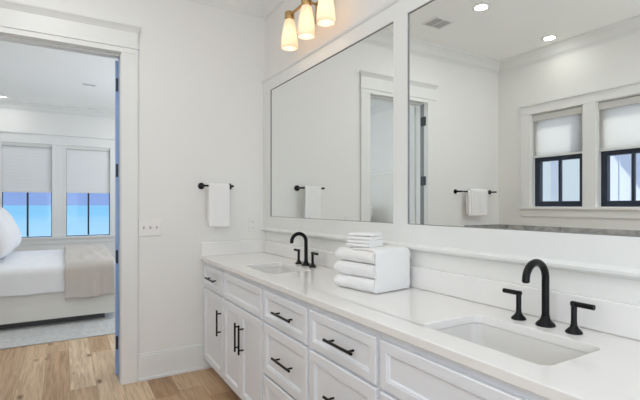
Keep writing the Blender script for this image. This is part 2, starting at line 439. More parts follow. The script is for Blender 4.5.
# stops
box(bm, DL, DR, YF + .05, YF + .085, DH - .010, DH)
struct(obj('trim_4', bm, 'trim', bevel=.002), 'white door jamb', 'trim')
struct(obj('trim_14', box(BM(), DR - .0015, DR, YF + .06, YP, 0.001, DH - .001), 'blue_cast'), 'rebate strip on the right door jamb with a blue sky cast painted on', 'trim')  # the blue light cast continues in colour onto the jamb
def casing(y, d):
    bm = BM(); cw = .115; t = .022
    def b(x0, x1, z0, z1, tt): box(bm, x0, x1, min(y, y + d * tt), max(y, y + d * tt), z0, z1)
    b(DR + .004, DR + cw, 0, 2.418, t); b(DL - cw, DL - .004, 0, 2.418, t)
    L, Rr = DL - cw, DR + cw
    b(L, Rr, 2.418, 2.455, t)
    b(L - .008, Rr + .008, 2.455, 2.475, t + .007)      # bead
    b(L, Rr, 2.475, 2.575, t + .002)                    # frieze
    # cap moulding
    prof = [(0.0, 2.575), (t + .004, 2.575), (t + .010, 2.585), (t + .022, 2.600), (t + .034, 2.612), (t + .036, 2.625), (0.0, 2.625)]
    for xa, xb in ((L, Rr),):
        rings = []
        for sgn, xx in ((-1, xa), (1, xb)):
            rings.append([(xx + sgn * max(0, a - t) * .6, y + d * a, z) for a, z in prof])
        loft(bm, rings)
    return bm
struct(obj('trim_5', casing(YF, -1), 'trim', bevel=.002), 'white door casing with a capped head on the bathroom side', 'trim')
struct(obj('trim_6', casing(YP, 1), 'trim', bevel=.002), 'white door casing on the bedroom side', 'trim')

# double door leaves, swung into the bedroom
HZ = (2.225, 1.572, 0.912, 0.256)
def leaf(name, sx, hx, mname, label, ang):
    root = bpy.data.objects.new(name, None); COL.objects.link(root)
    root.location = (hx, YP + .036, 0); root.rotation_euler = (0, 0, ang)
    struct(root, label, 'door')
    w = .385; t = .044
    # local: leaf runs along +y from the hinge edge; sx=+1: thickness towards -x
    x0, x1 = (-t / 2, t / 2)
    bm = BM()
    st = .085
    box(bm, x0, x1, .003, st, .012, 2.41); box(bm, x0, x1, w - st, w, .012, 2.41)
    for z0, z1 in ((.012, .24), (1.0, 1.12), (2.29, 2.41)): box(bm, x0, x1, st, w - st, z0, z1)
    fr = fix(obj('leaf_frame', bm, 'trim', root, bevel=.003))
    bm = BM(); box(bm, x0 + .012, x1 - .012, st, w - st, .24, 1.0); box(bm, x0 + .012, x1 - .012, st, w - st, 1.12, 2.29)
    fix(obj('leaf_panel', bm, 'trim', root))
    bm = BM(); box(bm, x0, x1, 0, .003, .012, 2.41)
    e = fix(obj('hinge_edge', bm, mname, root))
    if mname == 'blue_cast': e['label'] = 'hinge edge of the open door leaf with a blue sky cast painted on'
    for z in (HZ if sx > 0 else ()):
        bm = BM(); box(bm, x0 + .004, x1 + .002, -.003, .0005, z - .05, z + .05)
        lathe(bm, [(.006, -.05), (.006, .05)], (sx * (t / 2 + .002) , -.006, z), 10)
        fix(obj('hinge', bm, 'hinge', root))
    return root
leaf('door_1', 1, DR + .0035, 'blue_cast', 'open right door leaf with black hinges, a blue sky cast painted on its edge', R(-8))
leaf('door_2', -1, DL - .012, 'trim', 'open left door leaf, white with black hinges, seen in the mirror', R(10))
bm = BM()
for z in HZ: box(bm, DL, DL + .003, YF + .005, YF + .082, z - .05, z + .05)
struct(obj('trim_15', box(BM(), DL, DL + .0015, YF + .034, YF + .090, 0.001, DH - .001), 'strip2'), 'grey weather seal on the left door jamb', 'trim')
struct(obj('trim_7', bm, 'hinge'), 'black hinge plates on the left door jamb', 'hinge plate')

# ------------------------------------------------------------------ windows
def bath_window(name, y0, y1, label):
    xs = XL - .085
    root = bpy.data.objects.new(name, None); COL.objects.link(root); root.location = (xs, (y0 + y1) / 2, WZ0); struct(root, label, 'window')
    fw = .058
    bm = BM()
    a, b_ = y0 + .012, y1 - .012
    box(bm, xs - .03, xs + .03, a, a + fw, WZ0 + .005, WZ1); box(bm, xs - .03, xs + .03, b_ - fw, b_, WZ0 + .005, WZ1)
    box(bm, xs - .03, xs + .03, a + fw, b_ - fw, WZ0 + .005, WZ0 + .065); box(bm, xs - .03, xs + .03, a + fw, b_ - fw, WZ1 - .06, WZ1)
    box(bm, xs - .03, xs + .03, a + fw, b_ - fw, 1.80, 1.855)
    obj('sash', bm, 'sash', root, bevel=.003)
    c = (y0 + y1) / 2
    bm = BM(); box(bm, xs - .015, xs + .015, c - .013, c + .013, WZ0 + .06, 1.81); obj('muntin', bm, 'sash', root)
    bm = BM(); box(bm, xs - .003, xs + .003, a + fw, b_ - fw, WZ0 + .06, WZ1 - .05); obj('pane', bm, 'glass', root)
    # white jamb lining
    bm = BM(); box(bm, XL - .15, XL, y0, y0 + .012, WZ0, WZ1); box(bm, XL - .15, XL, y1 - .012, y1, WZ0, WZ1); box(bm, XL - .15, XL, y0, y1, WZ1, WZ1 + .002)
    obj('lining', bm, 'trim', root)
    return root
bath_window('window_1', *wins[0], 'dark-framed bathroom window nearer the corner, lower half uncovered')
bath_window('window_2', *wins[1], 'dark-framed bathroom window at the right edge of the mirror, lower half uncovered')
def shade_obj(bm_lo, axis, p, a, b, z0, z1, label, group):
    t = thing('window_shade', ((p, (a + b) / 2, z0) if axis == 'x' else ((a + b) / 2, p, z0)), label, 'window shade', group)
    n = 26; bm = BM(); HR = .072 if axis == 'x' else .012
    # pleated cellular cloth
    rings = []
    prof = []
    for k in range(n + 1):
        z = z0 + .02 + (z1 - HR - z0 - .02) * k / n
        prof.append((.0075 if k % 2 else .0068, z))
    pts = [(q, z) for q, z in prof] + [(-q, z) for q, z in reversed(prof)]
    def P(q, s, z): return (p + q, s, z) if axis == 'x' else (s, p + q, z)
    loft(bm, [[P(q, s, z) for q, z in pts] for s in (a, b)])
    obj('shade_cloth', bm, 'shade' if axis == 'x' else 'bedshade', t)
    bm = BM()
    if axis == 'x': box(bm, p - .014, p + .014, a, b, z0, z0 + .02)
    else: box(bm, a, b, p - .014, p + .014, z0, z0 + .02)
    obj('bottom_rail', bm, 'trim', t, bevel=.003)
    bm = BM()
    if axis == 'x': box(bm, p - .022, p + .022, a, b, z1 - HR, z1)
    else: box(bm, a, b, p - .022, p + .022, z1 - HR, z1)
    obj('head_rail', bm, 'headrail', t, bevel=.003)
    return t
shade_obj(None, 'x', XL - .028, wins[0][0] + .016, wins[0][1] - .016, 1.845, 2.333, 'half-lowered white cellular shade on the bathroom window beside the corner', 'bathroom window shades')
shade_obj(None, 'x', XL - .028, wins[1][0] + .016, wins[1][1] - .016, 1.845, 2.333, 'half-lowered white cellular shade at the right edge of the mirror', 'bathroom window shades')
# bathroom window casing
bm = BM(); c0 = XL; c1 = XL + .022
box(bm, c0, c1, 3.014, 3.13, WZ0 + .004, 2.345); box(bm, c0, c1, 1.60, 1.716, WZ0 + .004, 2.345); box(bm, c0, c1, 2.304, 2.426, WZ0 + .004, 2.345)
box(bm, c0, c1 + .002, 1.60, 3.13, 2.345, 2.44); box(bm, c0, c1 + .02, 1.585, 3.145, 2.44, 2.465)
struct(obj('trim_8', bm, 'trim', bevel=.002), 'white casing around the bathroom window pair', 'trim')
bm = BM(); box(bm, XL - .05, XL + .045, 1.59, 3.14, WZ0 - .025, WZ0 + .004); box(bm, XL, XL + .018, 1.61, 3.12, 1.178, WZ0 - .025)
struct(obj('trim_9', bm, 'trim', bevel=.003), 'white window sill and apron under the bathroom windows', 'window sill')

def bed_window(name, x0, x1, label):
    ys = YW + .07
    root = bpy.data.objects.new(name, None); COL.objects.link(root); root.location = ((x0 + x1) / 2, ys, BZ0); struct(root, label, 'window')
    fw = .009
    bm = BM()
    box(bm, x0, x0 + fw, ys - .02, ys + .02, BZ0, BZ1); box(bm, x1 - fw, x1, ys - .02, ys + .02, BZ0, BZ1)
    box(bm, x0 + fw, x1 - fw, ys - .02, ys + .02, BZ0, BZ0 + .012); box(bm, x0 + fw, x1 - fw, ys - .02, ys + .02, BZ1 - .03, BZ1)
    obj('sash', bm, 'sash', root)
    c = (x0 + x1) / 2
    bm = BM(); box(bm, c - .014, c + .014, ys - .012, ys + .012, BZ0 + .02, BZ1 - .03); obj('muntin', bm, 'sash', root)
    bm = BM(); box(bm, x0 + fw, x1 - fw, ys - .003, ys + .003, BZ0 + .02, BZ1 - .03); obj('pane', bm, 'glass', root)
    return root
bed_window('window_3', *bwins[0], 'left bedroom window looking out to the sea')
bed_window('window_4', *bwins[1], 'right bedroom window looking out to the sea')
shade_obj(None, 'y', YW + .028, bwins[0][0] + .004, bwins[0][1] - .004, 1.525, 2.313, 'half-lowered pale grey shade on the left bedroom window', 'bedroom window shades')
shade_obj(None, 'y', YW + .028, bwins[1][0] + .004, bwins[1][1] - .004, 1.525, 2.313, 'half-lowered pale grey shade on the right bedroom window by the door', 'bedroom window shades')
bm = BM()
for x0, x1 in ((-1.02, -.904), (-.186, .026), (.734, .85)): box(bm, x0, x1, YW - .022, YW, BZ0 + .004, 2.375)
box(bm, -1.02, .85, YW - .024, YW, 2.375, 2.53); box(bm, -1.04, .87, YW - .045, YW, 2.53, 2.56); box(bm, -1.03, .86, YW - .032, YW, 2.365, 2.382)
# stepped inner edges
for x0, x1 in bwins:
    box(bm, x0 - .035, x0 - .004, YW - .030, YW - .022, BZ0 + .004, 2.365); box(bm, x1 + .004, x1 + .035, YW - .030, YW - .022, BZ0 + .004, 2.365)
struct(obj('trim_10', bm, 'trim', bevel=.002), 'white casing around the two bedroom windows', 'trim')
bm = BM(); box(bm, -1.03, .86, YW - .06, YW + .05, BZ0 - .03, BZ0 + .003); box(bm, -1.01, .84, YW - .02, YW, BZ0 - .12, BZ0 - .03)
struct(obj('trim_11', bm, 'trim', bevel=.003), 'white sill under the bedroom windows', 'window sill')

# ------------------------------------------------------------------ outdoors
bm = BM()
vs = [bm.verts.new(p) for p in ((-9000, 25, -6.0), (9000, 25, -6.0), (9000, 9000, -6.0), (-9000, 9000, -6.0))]; bm.faces.new(vs)
struct(obj('ocean', bm, 'sea'), 'turquoise sea beyond the bedroom windows', 'sea')
bm = BM()
box(bm, -9.0, -4.45, 3.60, 3.75, -1.0, 2.9)
x = -4.50
while x > -8.9:
    box(bm, x - .035, x, 3.585, 3.60, -1.0, 2.9); x -= .42
struct(obj('wall_porch', bm, 'siding'), 'white boarded outside wall seen through the bathroom window', 'wall')
bm = BM(); loft(bm, [[(-4.40, 3.75, z), (-9.0, 3.75, z), (-9.0, 2.2, z), (-4.40, 3.45, z)] for z in (2.62, 2.75)])
struct(obj('trim_12', bm, 'siding'), 'white porch roof outside the bathroom windows', 'roof')
bm = BM(); box(bm, -5.0, XL - .17, -5.0, 0.95, 2.95, 3.05); box(bm, XL - .17, 2.4, -5.0, YB - .17, 2.95, 3.05)  # unseen slabs added to keep sun out of the rear openings
struct(obj('sun_block', bm, 'siding'), 'white slabs added out of view to block sun from the rear openings', 'roof')
bm = BM(); box(bm, -9.0, XL - .17, -6.0, 9.0, -.40, -.30)  # unseen slab added to bounce sunlight onto the siding
struct(obj('bounce_slab', bm, 'siding'), 'pale unseen slab added to bounce sunlight outside the bathroom windows', 'bounce slab')
t = thing('porch_post', (-4.0, 4.10, -.30), 'square white porch post outside the bathroom window beside the corner', 'post')
obj('shaft', box(BM(), -4.07, -3.93, 4.035, 4.165, -.299, 2.62), 'siding', t, bevel=.006)
obj('base_block', box(BM(), -4.10, -3.90, 4.005, 4.195, -.299, -.10), 'siding', t, bevel=.006)
struct(obj('trim_13', box(BM(), -4.16, -3.84, 4.0, 4.2, 2.62, 2.85), 'siding'), 'white porch beam', 'beam')

# ------------------------------------------------------------------ ceiling fittings
def can(x, y, label, power, group):
    t = thing('recessed_light', (x, y, CZ), label, 'ceiling light', group)
    bm = BM(); lathe(bm, [(.050, -.001), (.075, -.001), (.078, -.004), (.075, -.008), (.052, -.006)], (x, y, CZ), 32, False, False)
    obj('trim_ring', bm, 'trim', t, smooth=True)
    bm = BM(); lathe(bm, [(.052, -.0045), (.03, -.006), (.002, -.0065)], (x, y, CZ), 32)
    obj('lens', bm, 'lens', t, smooth=True)
    a = area('can_lamp', (x, y, CZ - .012), (0, 0, -1), .10, .10, power, CAN_COL, disk=True)
    a.parent = t; a.matrix_parent_inverse = t.matrix_basis.inverted()
can(-.156, 2.508, 'round recessed ceiling light beside the air vent, reflected in the mirror', CAN_W, 'bathroom ceiling lights')
can(-1.338, 2.61, 'round recessed ceiling light nearest the windows, reflected in the mirror', CAN_W * .2, 'bathroom ceiling lights')
can(-.156, 0.45, 'unseen round recessed ceiling light added above the photographer, right', CAN_W, 'bathroom ceiling lights')  # unseen can added for more even room light
can(-1.338, 0.45, 'unseen round recessed ceiling light added behind the photographer, left', CAN_W, 'bathroom ceiling lights')  # second unseen can added to even the lighting
can(-.846, 8.5, 'round recessed bedroom ceiling light near the windows', BED_CAN_W * .3, 'bedroom ceiling lights')
can(1.4, 8.2, 'round recessed bedroom ceiling light hidden right of the doorway near the windows', BED_CAN_W, 'bedroom ceiling lights')
can(-.846, 4.6, 'round recessed bedroom ceiling light left of the doorway', BED_CAN_W, 'bedroom ceiling lights')
can(1.4, 4.6, 'round recessed bedroom ceiling light hidden right of the doorway', BED_CAN_W, 'bedroom ceiling lights')
def grille(name, x0, x1, y0, y1, nl, label, cat):
    t = thing(name, ((x0 + x1) / 2, (y0 + y1) / 2, CZ), label, cat)
    bm = BM(); f = .02
    box(bm, x0, x1, y0, y0 + f, CZ - .008, CZ); box(bm, x0, x1, y1 - f, y1, CZ - .008, CZ); box(bm, x0, x0 + f, y0 + f, y1 - f, CZ - .008, CZ); box(bm, x1 - f, x1, y0 + f, y1 - f, CZ - .008, CZ)
    box(bm, (x0 + x1) / 2 - .006, (x0 + x1) / 2 + .006, y0 + f, y1 - f, CZ - .008, CZ)
    obj('frame', bm, 'trim', t, bevel=.002)
    obj('backing', box(BM(), x0 + f, x1 - f, y0 + f, y1 - f, CZ - .002, CZ), 'slot', t)
    bm = BM()
    for k in range(nl):
        yy = y0 + f + (y1 - y0 - 2 * f) * (k + .5) / nl
        h = (y1 - y0 - 2 * f) / nl * .36
        loft(bm, [[(xx, yy - h, CZ - .003), (xx, yy + h, CZ - .009), (xx, yy + h, CZ - .0075), (xx, yy - h, CZ - .0015)] for xx in (x0 + f, x1 - f)])
    obj('louvres', bm, 'grille', t)
grille('air_vent', -.20, .035, 2.845, 3.04, 7, 'rectangular white louvred air vent in the bathroom ceiling, reflected in the mirror', 'vent')
grille('slot_vent', .22, .40, 6.98, 7.07, 2, 'small narrow slot vent in the bedroom ceiling', 'vent')

# ------------------------------------------------------------------ vanity
XFR = 0.948; XFF = 0.966; ZT = 0.870; ZB = 0.080
def front(bm, y0, y1, z0, z1):
    spec = [(0, XFF - .001), (0, XFR + .004), (.004, XFR), (.046, XFR), (.048, XFR + .004), (.053, XFR + .003), (.060, XFR + .010)]
    if min(y1 - y0, z1 - z0) < .19:
        spec = [(0, XFF - .001), (0, XFR + .004), (.004, XFR), (.034, XFR), (.036, XFR + .004), (.040, XFR + .003), (.046, XFR + .010)]
    rings = [[(x, y0 + o, z0 + o), (x, y1 - o, z0 + o), (x, y1 - o, z1 - o), (x, y0 + o, z1 - o)] for o, x in spec]
    return loft(bm, rings)
def carcass(y0, y1):
    bm = BM(); t = .018; xb = XW - .003
    box(bm, XFF + .02, xb, y0, y0 + t, ZB, ZT); box(bm, XFF + .02, xb, y1 - t, y1, ZB, ZT)
    box(bm, XFF + .02, xb, y0 + t, y1 - t, ZB, ZB + t); box(bm, xb - .006, xb, y0 + t, y1 - t, ZB + t, ZT)
    # face frame
    box(bm, XFF, XFF + .02, y0, y0 + .03, ZB, ZT); box(bm, XFF, XFF + .02, y1 - .03, y1, ZB, ZT)
    box(bm, XFF, XFF + .02, y0 + .03, y1 - .03, ZB, ZB + .03); box(bm, XFF, XFF + .02, y0 + .03, y1 - .03, .815, ZT); box(bm, XFF, XFF + .02, y0 + .03, y1 - .03, .64, .69)
    # recessed plinth
    box(bm, 1.03, 1.045, y0, y1, 0, ZB)
    box(bm, 1.045, xb, y0, y0 + t, 0, ZB); box(bm, 1.045, xb, y1 - t, y1, 0, ZB)
    return bm
def pull(parent, y, z, horiz=True, L=.20):
    bm = BM(); xo = XFR - .030; r = .0062
    if horiz:
        tube(bm, [(xo, y - L / 2, z), (xo, y + L / 2, z)], r, 12)
        for s in (-1, 1): tube(bm, [(xo, y + s * (L / 2 - .03), z), (XFR + .001, y + s * (L / 2 - .03), z)], .0048, 10)
    else:
        tube(bm, [(xo, y, z - L / 2), (xo, y, z + L / 2)], r, 12)
        for s in (-1, 1): tube(bm, [(xo, y, z + s * (L / 2 - .025)), (XFR + .001, y, z + s * (L / 2 - .025))], .0048, 10)
    o = obj('pull', bm, 'black', parent, smooth=True); o['label'] = 'matte black bar pull'
    smooth_angle(o, 50)
    return o
def drawer(parent, y0, y1, z0, z1, handle=True, name='drawer'):
    d = obj(name, front(BM(), y0, y1, z0, z1), 'cab', parent)
    if handle: pull(d, (y0 + y1) / 2 - .036, (z0 + z1) / 2 + (.0 if z1 > .7 else .0))
    return d
def door(parent, y0, y1, z0, z1, hy):
    d = obj('door', front(BM(), y0, y1, z0, z1), 'cab', parent)
    if hy is not None: pull(d, hy - .022, .478, False, .180)
    return d
Z1, Z2 = .836, .668     # top row
Z3 = .655; ZB1 = .092
def cabinet(y0, y1, label, group=None):
    t = thing('vanity_cabinet', (1.22, (y0 + y1) / 2, 0), label, 'cabinet', 'vanity cabinets')
    obj('body', carcass(y0, y1), 'cab', t)
    return t
g = .006
# far narrow unit (with a filler to the wall)
c = cabinet(2.926, 3.440, 'white vanity cabinet against the far wall, one drawer over one door')
drawer(c, 2.926 + .012, 3.40, Z2, Z1, False)
dd = [o for o in c.children if o.name.startswith('drawer')][0]; pull(dd, 3.15, .755, True, .20)
door(c, 2.926 + .012, 3.40, ZB1, Z3, 2.985)
# sink base under the far sink
c = cabinet(2.232, 2.924, 'white vanity cabinet with paired doors under the far sink')
drawer(c, 2.232 + .010, 2.924 - .012, Z2, Z1, False, 'false_front')
m_ = (2.232 + 2.924) / 2
door(c, m_ + .0015, 2.924 - .012, ZB1, Z3, m_ + .034); door(c, 2.232 + .010, m_ - .0015, ZB1, Z3, m_ - .034)
# drawer banks
def bank(y0, y1, label):
    c = cabinet(y0, y1, label)
    drawer(c, y0 + .012, y1 - .012, Z2, Z1); drawer(c, y0 + .012, y1 - .012, .378, Z3); drawer(c, y0 + .012, y1 - .012, ZB1, .366)
    return c
bank(1.707, 2.230, 'white three-drawer vanity cabinet next to the far sink cabinet')
bank(1.200, 1.705, 'white three-drawer vanity cabinet next to the near sink cabinet')
c = cabinet(.506, 1.198, 'white vanity cabinet under the near sink, its false front cut by the frame')
drawer(c, .506 + .010, 1.198 - .012, Z2, Z1, False, 'false_front')
m_ = (.506 + 1.198) / 2
door(c, m_ + .0015, 1.198 - .012, ZB1, Z3, m_ + .034); door(c, .506 + .010, m_ - .0015, ZB1, Z3, m_ - .034)
c = cabinet(0.0, .504, 'white vanity cabinet at the near end, one drawer over one door')
drawer(c, .04, .504 - .012, Z2, Z1); door(c, .04, .504 - .012, ZB1, Z3, .445)

# worktop with two sink cut-outs
def rrect(cx, cy, hx, hy, r, z, n=8):
    pts = []
    for sx, sy, a0 in ((1, 1, 0), (-1, 1, 90), (-1, -1, 180), (1, -1, 270)):
        for k in range(n + 1):
            a = R(a0 + 90 * k / n)
            pts.append((cx + sx * (hx - r) + r * math.cos(a), cy + sy * (hy - r) + r * math.sin(a), z))
    return pts
SX = 1.182; SINKS = (2.545, 0.862); SHX, SHY = .142, .222
bm = BM(); edges = []
def loop(pts):
    v = [bm.verts.new(p) for p in pts]
    return [bm.edges.new((v[i], v[(i + 1) % len(v)])) for i in range(len(v))]
edges += loop([(.935, -.02, .90), (XW - .001, -.02, .90), (XW - .001, YF - .001, .90), (.935, YF - .001, .90)])
for sy in SINKS: edges += loop(rrect(SX, sy, SHX, SHY, .035, .90))
bmesh.ops.triangle_fill(bm, edges=edges, use_beauty=True)
ret = bmesh.ops.extrude_face_region(bm, geom=list(bm.faces))
bmesh.ops.translate(bm, verts=[v for v in ret['geom'] if isinstance(v, bmesh.types.BMVert)], vec=(0, 0, -.030))
top = thing('worktop', (1.215, 1.71, .87), 'long white quartz worktop with two sink cut-outs along the vanity', 'worktop')
o = obj('slab', bm, 'quartz', top, bevel=.003)
o = obj('backsplash', box(BM(), XW - .020, XW, -.02, YF - .020, .9005, 1.005), 'quartz', top, bevel=.006, segs=3)
o = obj('side_splash', box(BM(), .937, XW, YF - .020, YF, .9005, 1.005), 'quartz', top, bevel=.0012)

def make_sink(sy, label):
    t = thing('undermount_sink', (SX, sy, .73), label, 'sink', 'undermount sinks')
    spec = [(.020, .869, .045), (.020, .855, .045), (.004, .8695, .037), (.002, .866, .037), (.000, .85, .037), (-.012, .80, .045), (-.024, .765, .055), (-.045, .748, .06), (-.08, .742, .05), (-.115, .738, .025)]
    bm = BM()
    rings = [rrect(SX, sy, SHX + o, SHY + o, r, z) for o, z, r in spec]
    loft(bm, [rings[1], rings[0]] + rings[2:], False, True)
    # outer shell
    o = obj('basin', bm, 'ceramic', t, smooth=True); smooth_angle(o, 50)
    bm = BM(); lathe(bm, [(.022, .0), (.022, .003), (.018, .004), (.016, .001), (.004, .001)], (SX, sy, .7385), 20)
    obj('drain', bm, 'steel', t, smooth=True)
make_sink(SINKS[0], 'white rectangular undermount sink farther along the worktop')
make_sink(SINKS[1], 'white rectangular undermount sink in the foreground at lower right')

def make_faucet(fy, label):
    fx = 1.400; z0 = .9005
    t = thing('faucet', (fx, fy, z0), label, 'faucet', 'matte black faucets')
    bm = BM()
    lathe(bm, [(.031, 0), (.031, .004), (.027, .010), (.018, .018), (.0145, .026), (.0130, .034)], (fx, fy, z0), 24)
    obj('flange', bm, 'black', t, smooth=True)
    pts = [(fx, fy, z0 + .02), (fx, fy, z0 + .08), (fx, fy, z0 + .13)]
    for k in range(17):
        a = math.pi * k / 16
        pts.append((fx - .054 + .054 * math.cos(a), fy, z0 + .162 + .054 * math.sin(a)))
    pts.append((fx - .108, fy, z0 + .156))
    bm = BM(); tube(bm, pts, .0122, 16); tube(bm, [(fx - .108, fy, z0 + .157), (fx - .108, fy, z0 + .153)], .009, 12)
    smooth_angle(obj('spout', bm, 'black', t), 50)
    for s in (1, -1):
        hy = fy + s * .097
        bm = BM()
        lathe(bm, [(.025, 0), (.025, .004), (.021, .009), (.013, .017), (.0095, .026), (.0088, .040), (.0088, .098), (.007, .100)], (fx - .004, hy, z0), 20)
        h = obj('handle', bm, 'black', t); smooth_angle(h, 50)
        bm = BM(); tube(bm, [(fx - .004, hy - s * .008, z0 + .092), (fx - .004, hy + s * .061, z0 + .092)], .0084, 14)
        smooth_angle(obj('lever', bm, 'black', h), 50)
make_faucet(2.541, 'matte black gooseneck faucet with two lever handles at the far sink')
make_faucet(0.862, 'matte black gooseneck faucet with two lever handles at the near sink')

# ------------------------------------------------------------------ framed mirror
mt = thing('vanity_mirror', (XW, 1.72, 1.10), 'long white-framed wall mirror in two panes above the vanity', 'mirror')
FX = 1.477
G1 = (1.735, 3.300); G2 = (0.065, 1.630); GZ = (1.211, 2.268)
bm = BM()
box(bm, FX, XW - .001, G1[1], 3.440, 1.105, 2.355); box(bm, FX, XW - .001, G2[1], G1[0], GZ[0], GZ[1]); box(bm, FX, XW - .001, -.04, G2[0], 1.105, 2.355)
for y0, y1 in ((G2[0], G1[1]),):
    box(bm, FX, XW - .001, y0, y1, GZ[1], 2.355); box(bm, FX, XW - .001, y0, y1, 1.105, GZ[0])
obj('frame', bm, 'trim', mt)
bm = BM(); loft(bm, [[(XW - .001, yy, 2.355), (FX - .006, yy, 2.355), (FX - .014, yy, 2.366), (FX - .014, yy, 2.374), (XW - .001, yy, 2.374)] for yy in (-.045, 3.441)])
obj('top_cap', bm, 'trim', mt)
bm = BM(); loft(bm, [[(XW - .001, yy, 1.080), (FX - .004, yy, 1.086), (FX - .016, yy, 1.094), (FX - .018, yy, 1.104), (FX - .012, yy, 1.113), (FX, yy, 1.118), (XW - .001, yy, 1.118)] for yy in (-.045, 3.441)])
obj('ledge', bm, 'trim', mt, smooth=False)
for (y0, y1) in (G1, G2):
    bm = BM(); a, b_ = FX + .003, XW - .0101; e = .003
    box(bm, a, b_, y0, y0 + e, GZ[0], GZ[1]); box(bm, a, b_, y1 - e, y1, GZ[0], GZ[1]); box(bm, a, b_, y0 + e, y1 - e, GZ[0], GZ[0] + e); box(bm, a, b_, y0 + e, y1 - e, GZ[1] - e, GZ[1])
    o = obj('edge_strip', bm, 'strip', mt); o['label'] = 'thin grey edge strip round the mirror glass'
    obj('glass', box(BM(), XW - .010, XW - .002, y0, y1, GZ[0], GZ[1]), 'mirror', mt)

# ------------------------------------------------------------------ sconce
st = thing('vanity_sconce', (XW, 2.47, 2.62), 'brass wall light with three glowing opal glass shades above the mirror', 'wall light')
SXX = 1.364; SZ = 2.41
bm = BM(); box(bm, XW - .022, XW - .001, 2.47 - .075, 2.47 + .075, 2.54, 2.69); obj('back_plate', bm, 'brass', st, bevel=.004)
bm = BM(); tube(bm, [(XW - .02, 2.47, 2.642), (SXX, 2.47, 2.642)], .008, 12); obj('arm', bm, 'brass', st, smooth=True)
bm = BM(); tube(bm, [(SXX, 2.21, 2.642), (SXX, 2.735, 2.642)], .0095, 12); smooth_angle(obj('crossbar', bm, 'brass', st), 50)
for sy in (2.716, 2.470, 2.226):
    bm = BM(); lathe(bm, [(.030, 2.608), (.034, 2.612), (.034, 2.660), (.030, 2.665)], (SXX, sy, 0), 24)
    so = obj('socket', bm, 'brass', st); smooth_angle(so, 50)
    prof = [(.031, .200), (.036, .190), (.0405, .165), (.0465, .13), (.0530, .09), (.0575, .05), (.0590, .022), (.0585, .006), (.0560, 0)]
    inner = [(r - .004, z) for r, z in reversed(prof)]
    bm = BM(); lathe(bm, [(r, z + SZ) for r, z in prof + inner], (SXX, sy, 0), 32, False, False)
    sh = obj('lamp_shade', bm, 'opal', st, smooth=True)
    sh['label'] = 'glowing opal glass shade, narrow at the neck'
    bm = BM(); lathe(bm, [(.010, .195), (.012, .165), (.020, .14), (.024, .115), (.020, .092), (.006, .082)], (SXX, sy, SZ), 16)
    obj('bulb', bm, 'bulb', st, smooth=True)
    pl = bpy.data.lights.new('bulb_lamp', 'POINT'); pl.energy = SCONCE_W; pl.color = (1, .84, .64); pl.shadow_soft_size = .012
    po = bpy.data.objects.new('bulb_lamp', pl); COL.objects.link(po); po.location = (SXX, sy, SZ + .065); po.parent = st; po.matrix_parent_inverse = st.matrix_basis.inverted()

# ------------------------------------------------------------------ plates
def plate(name, cx, cz, w, h, label, cat):
    t = thing(name, (cx, YF, cz), label, cat)
    o = obj('cover_plate', box(BM(), cx - w / 2, cx + w / 2, YF - .007, YF - .0005, cz - h / 2, cz + h / 2), 'plate', t, bevel=.003)
    return t
t = plate('light_switch', .556, 1.137, .164, .125, 'white three-toggle light switch plate beside the door casing', 'switch')
for k in (-1, 0, 1):
    bm = BM(); xx = .556 + k * .046
    loft(bm, [[(xx - .005, YF - .006, 1.127), (xx + .005, YF - .006, 1.127), (xx + .005, YF - .006, 1.147), (xx - .005, YF - .006, 1.147)], [(xx - .004, YF - .017, 1.140), (xx + .004, YF - .017, 1.140), (xx + .004, YF - .017, 1.148), (xx - .004, YF - .017, 1.148)]])
    obj('toggle', bm, 'toggle', t)
t = plate('wall_outlet', 1.377, 1.141, .072, .122, 'white duplex wall outlet on the far wall above the side splash', 'outlet')
for s in (-1, 1):
    o = obj('receptacle', box(BM(), 1.377 - .017, 1.377 + .017, YF - .0085, YF - .006, 1.141 + s * .024 - .015, 1.141 + s * .024 + .015), 'plate', t, bevel=.002)
    bm = BM()
    for q in (-.006, .006): box(bm, 1.377 + q - .001, 1.377 + q + .001, YF - .0088, YF - .008, 1.141 + s * .024 - .005, 1.141 + s * .024 + .005)
    obj('slots', bm, 'slot', o)

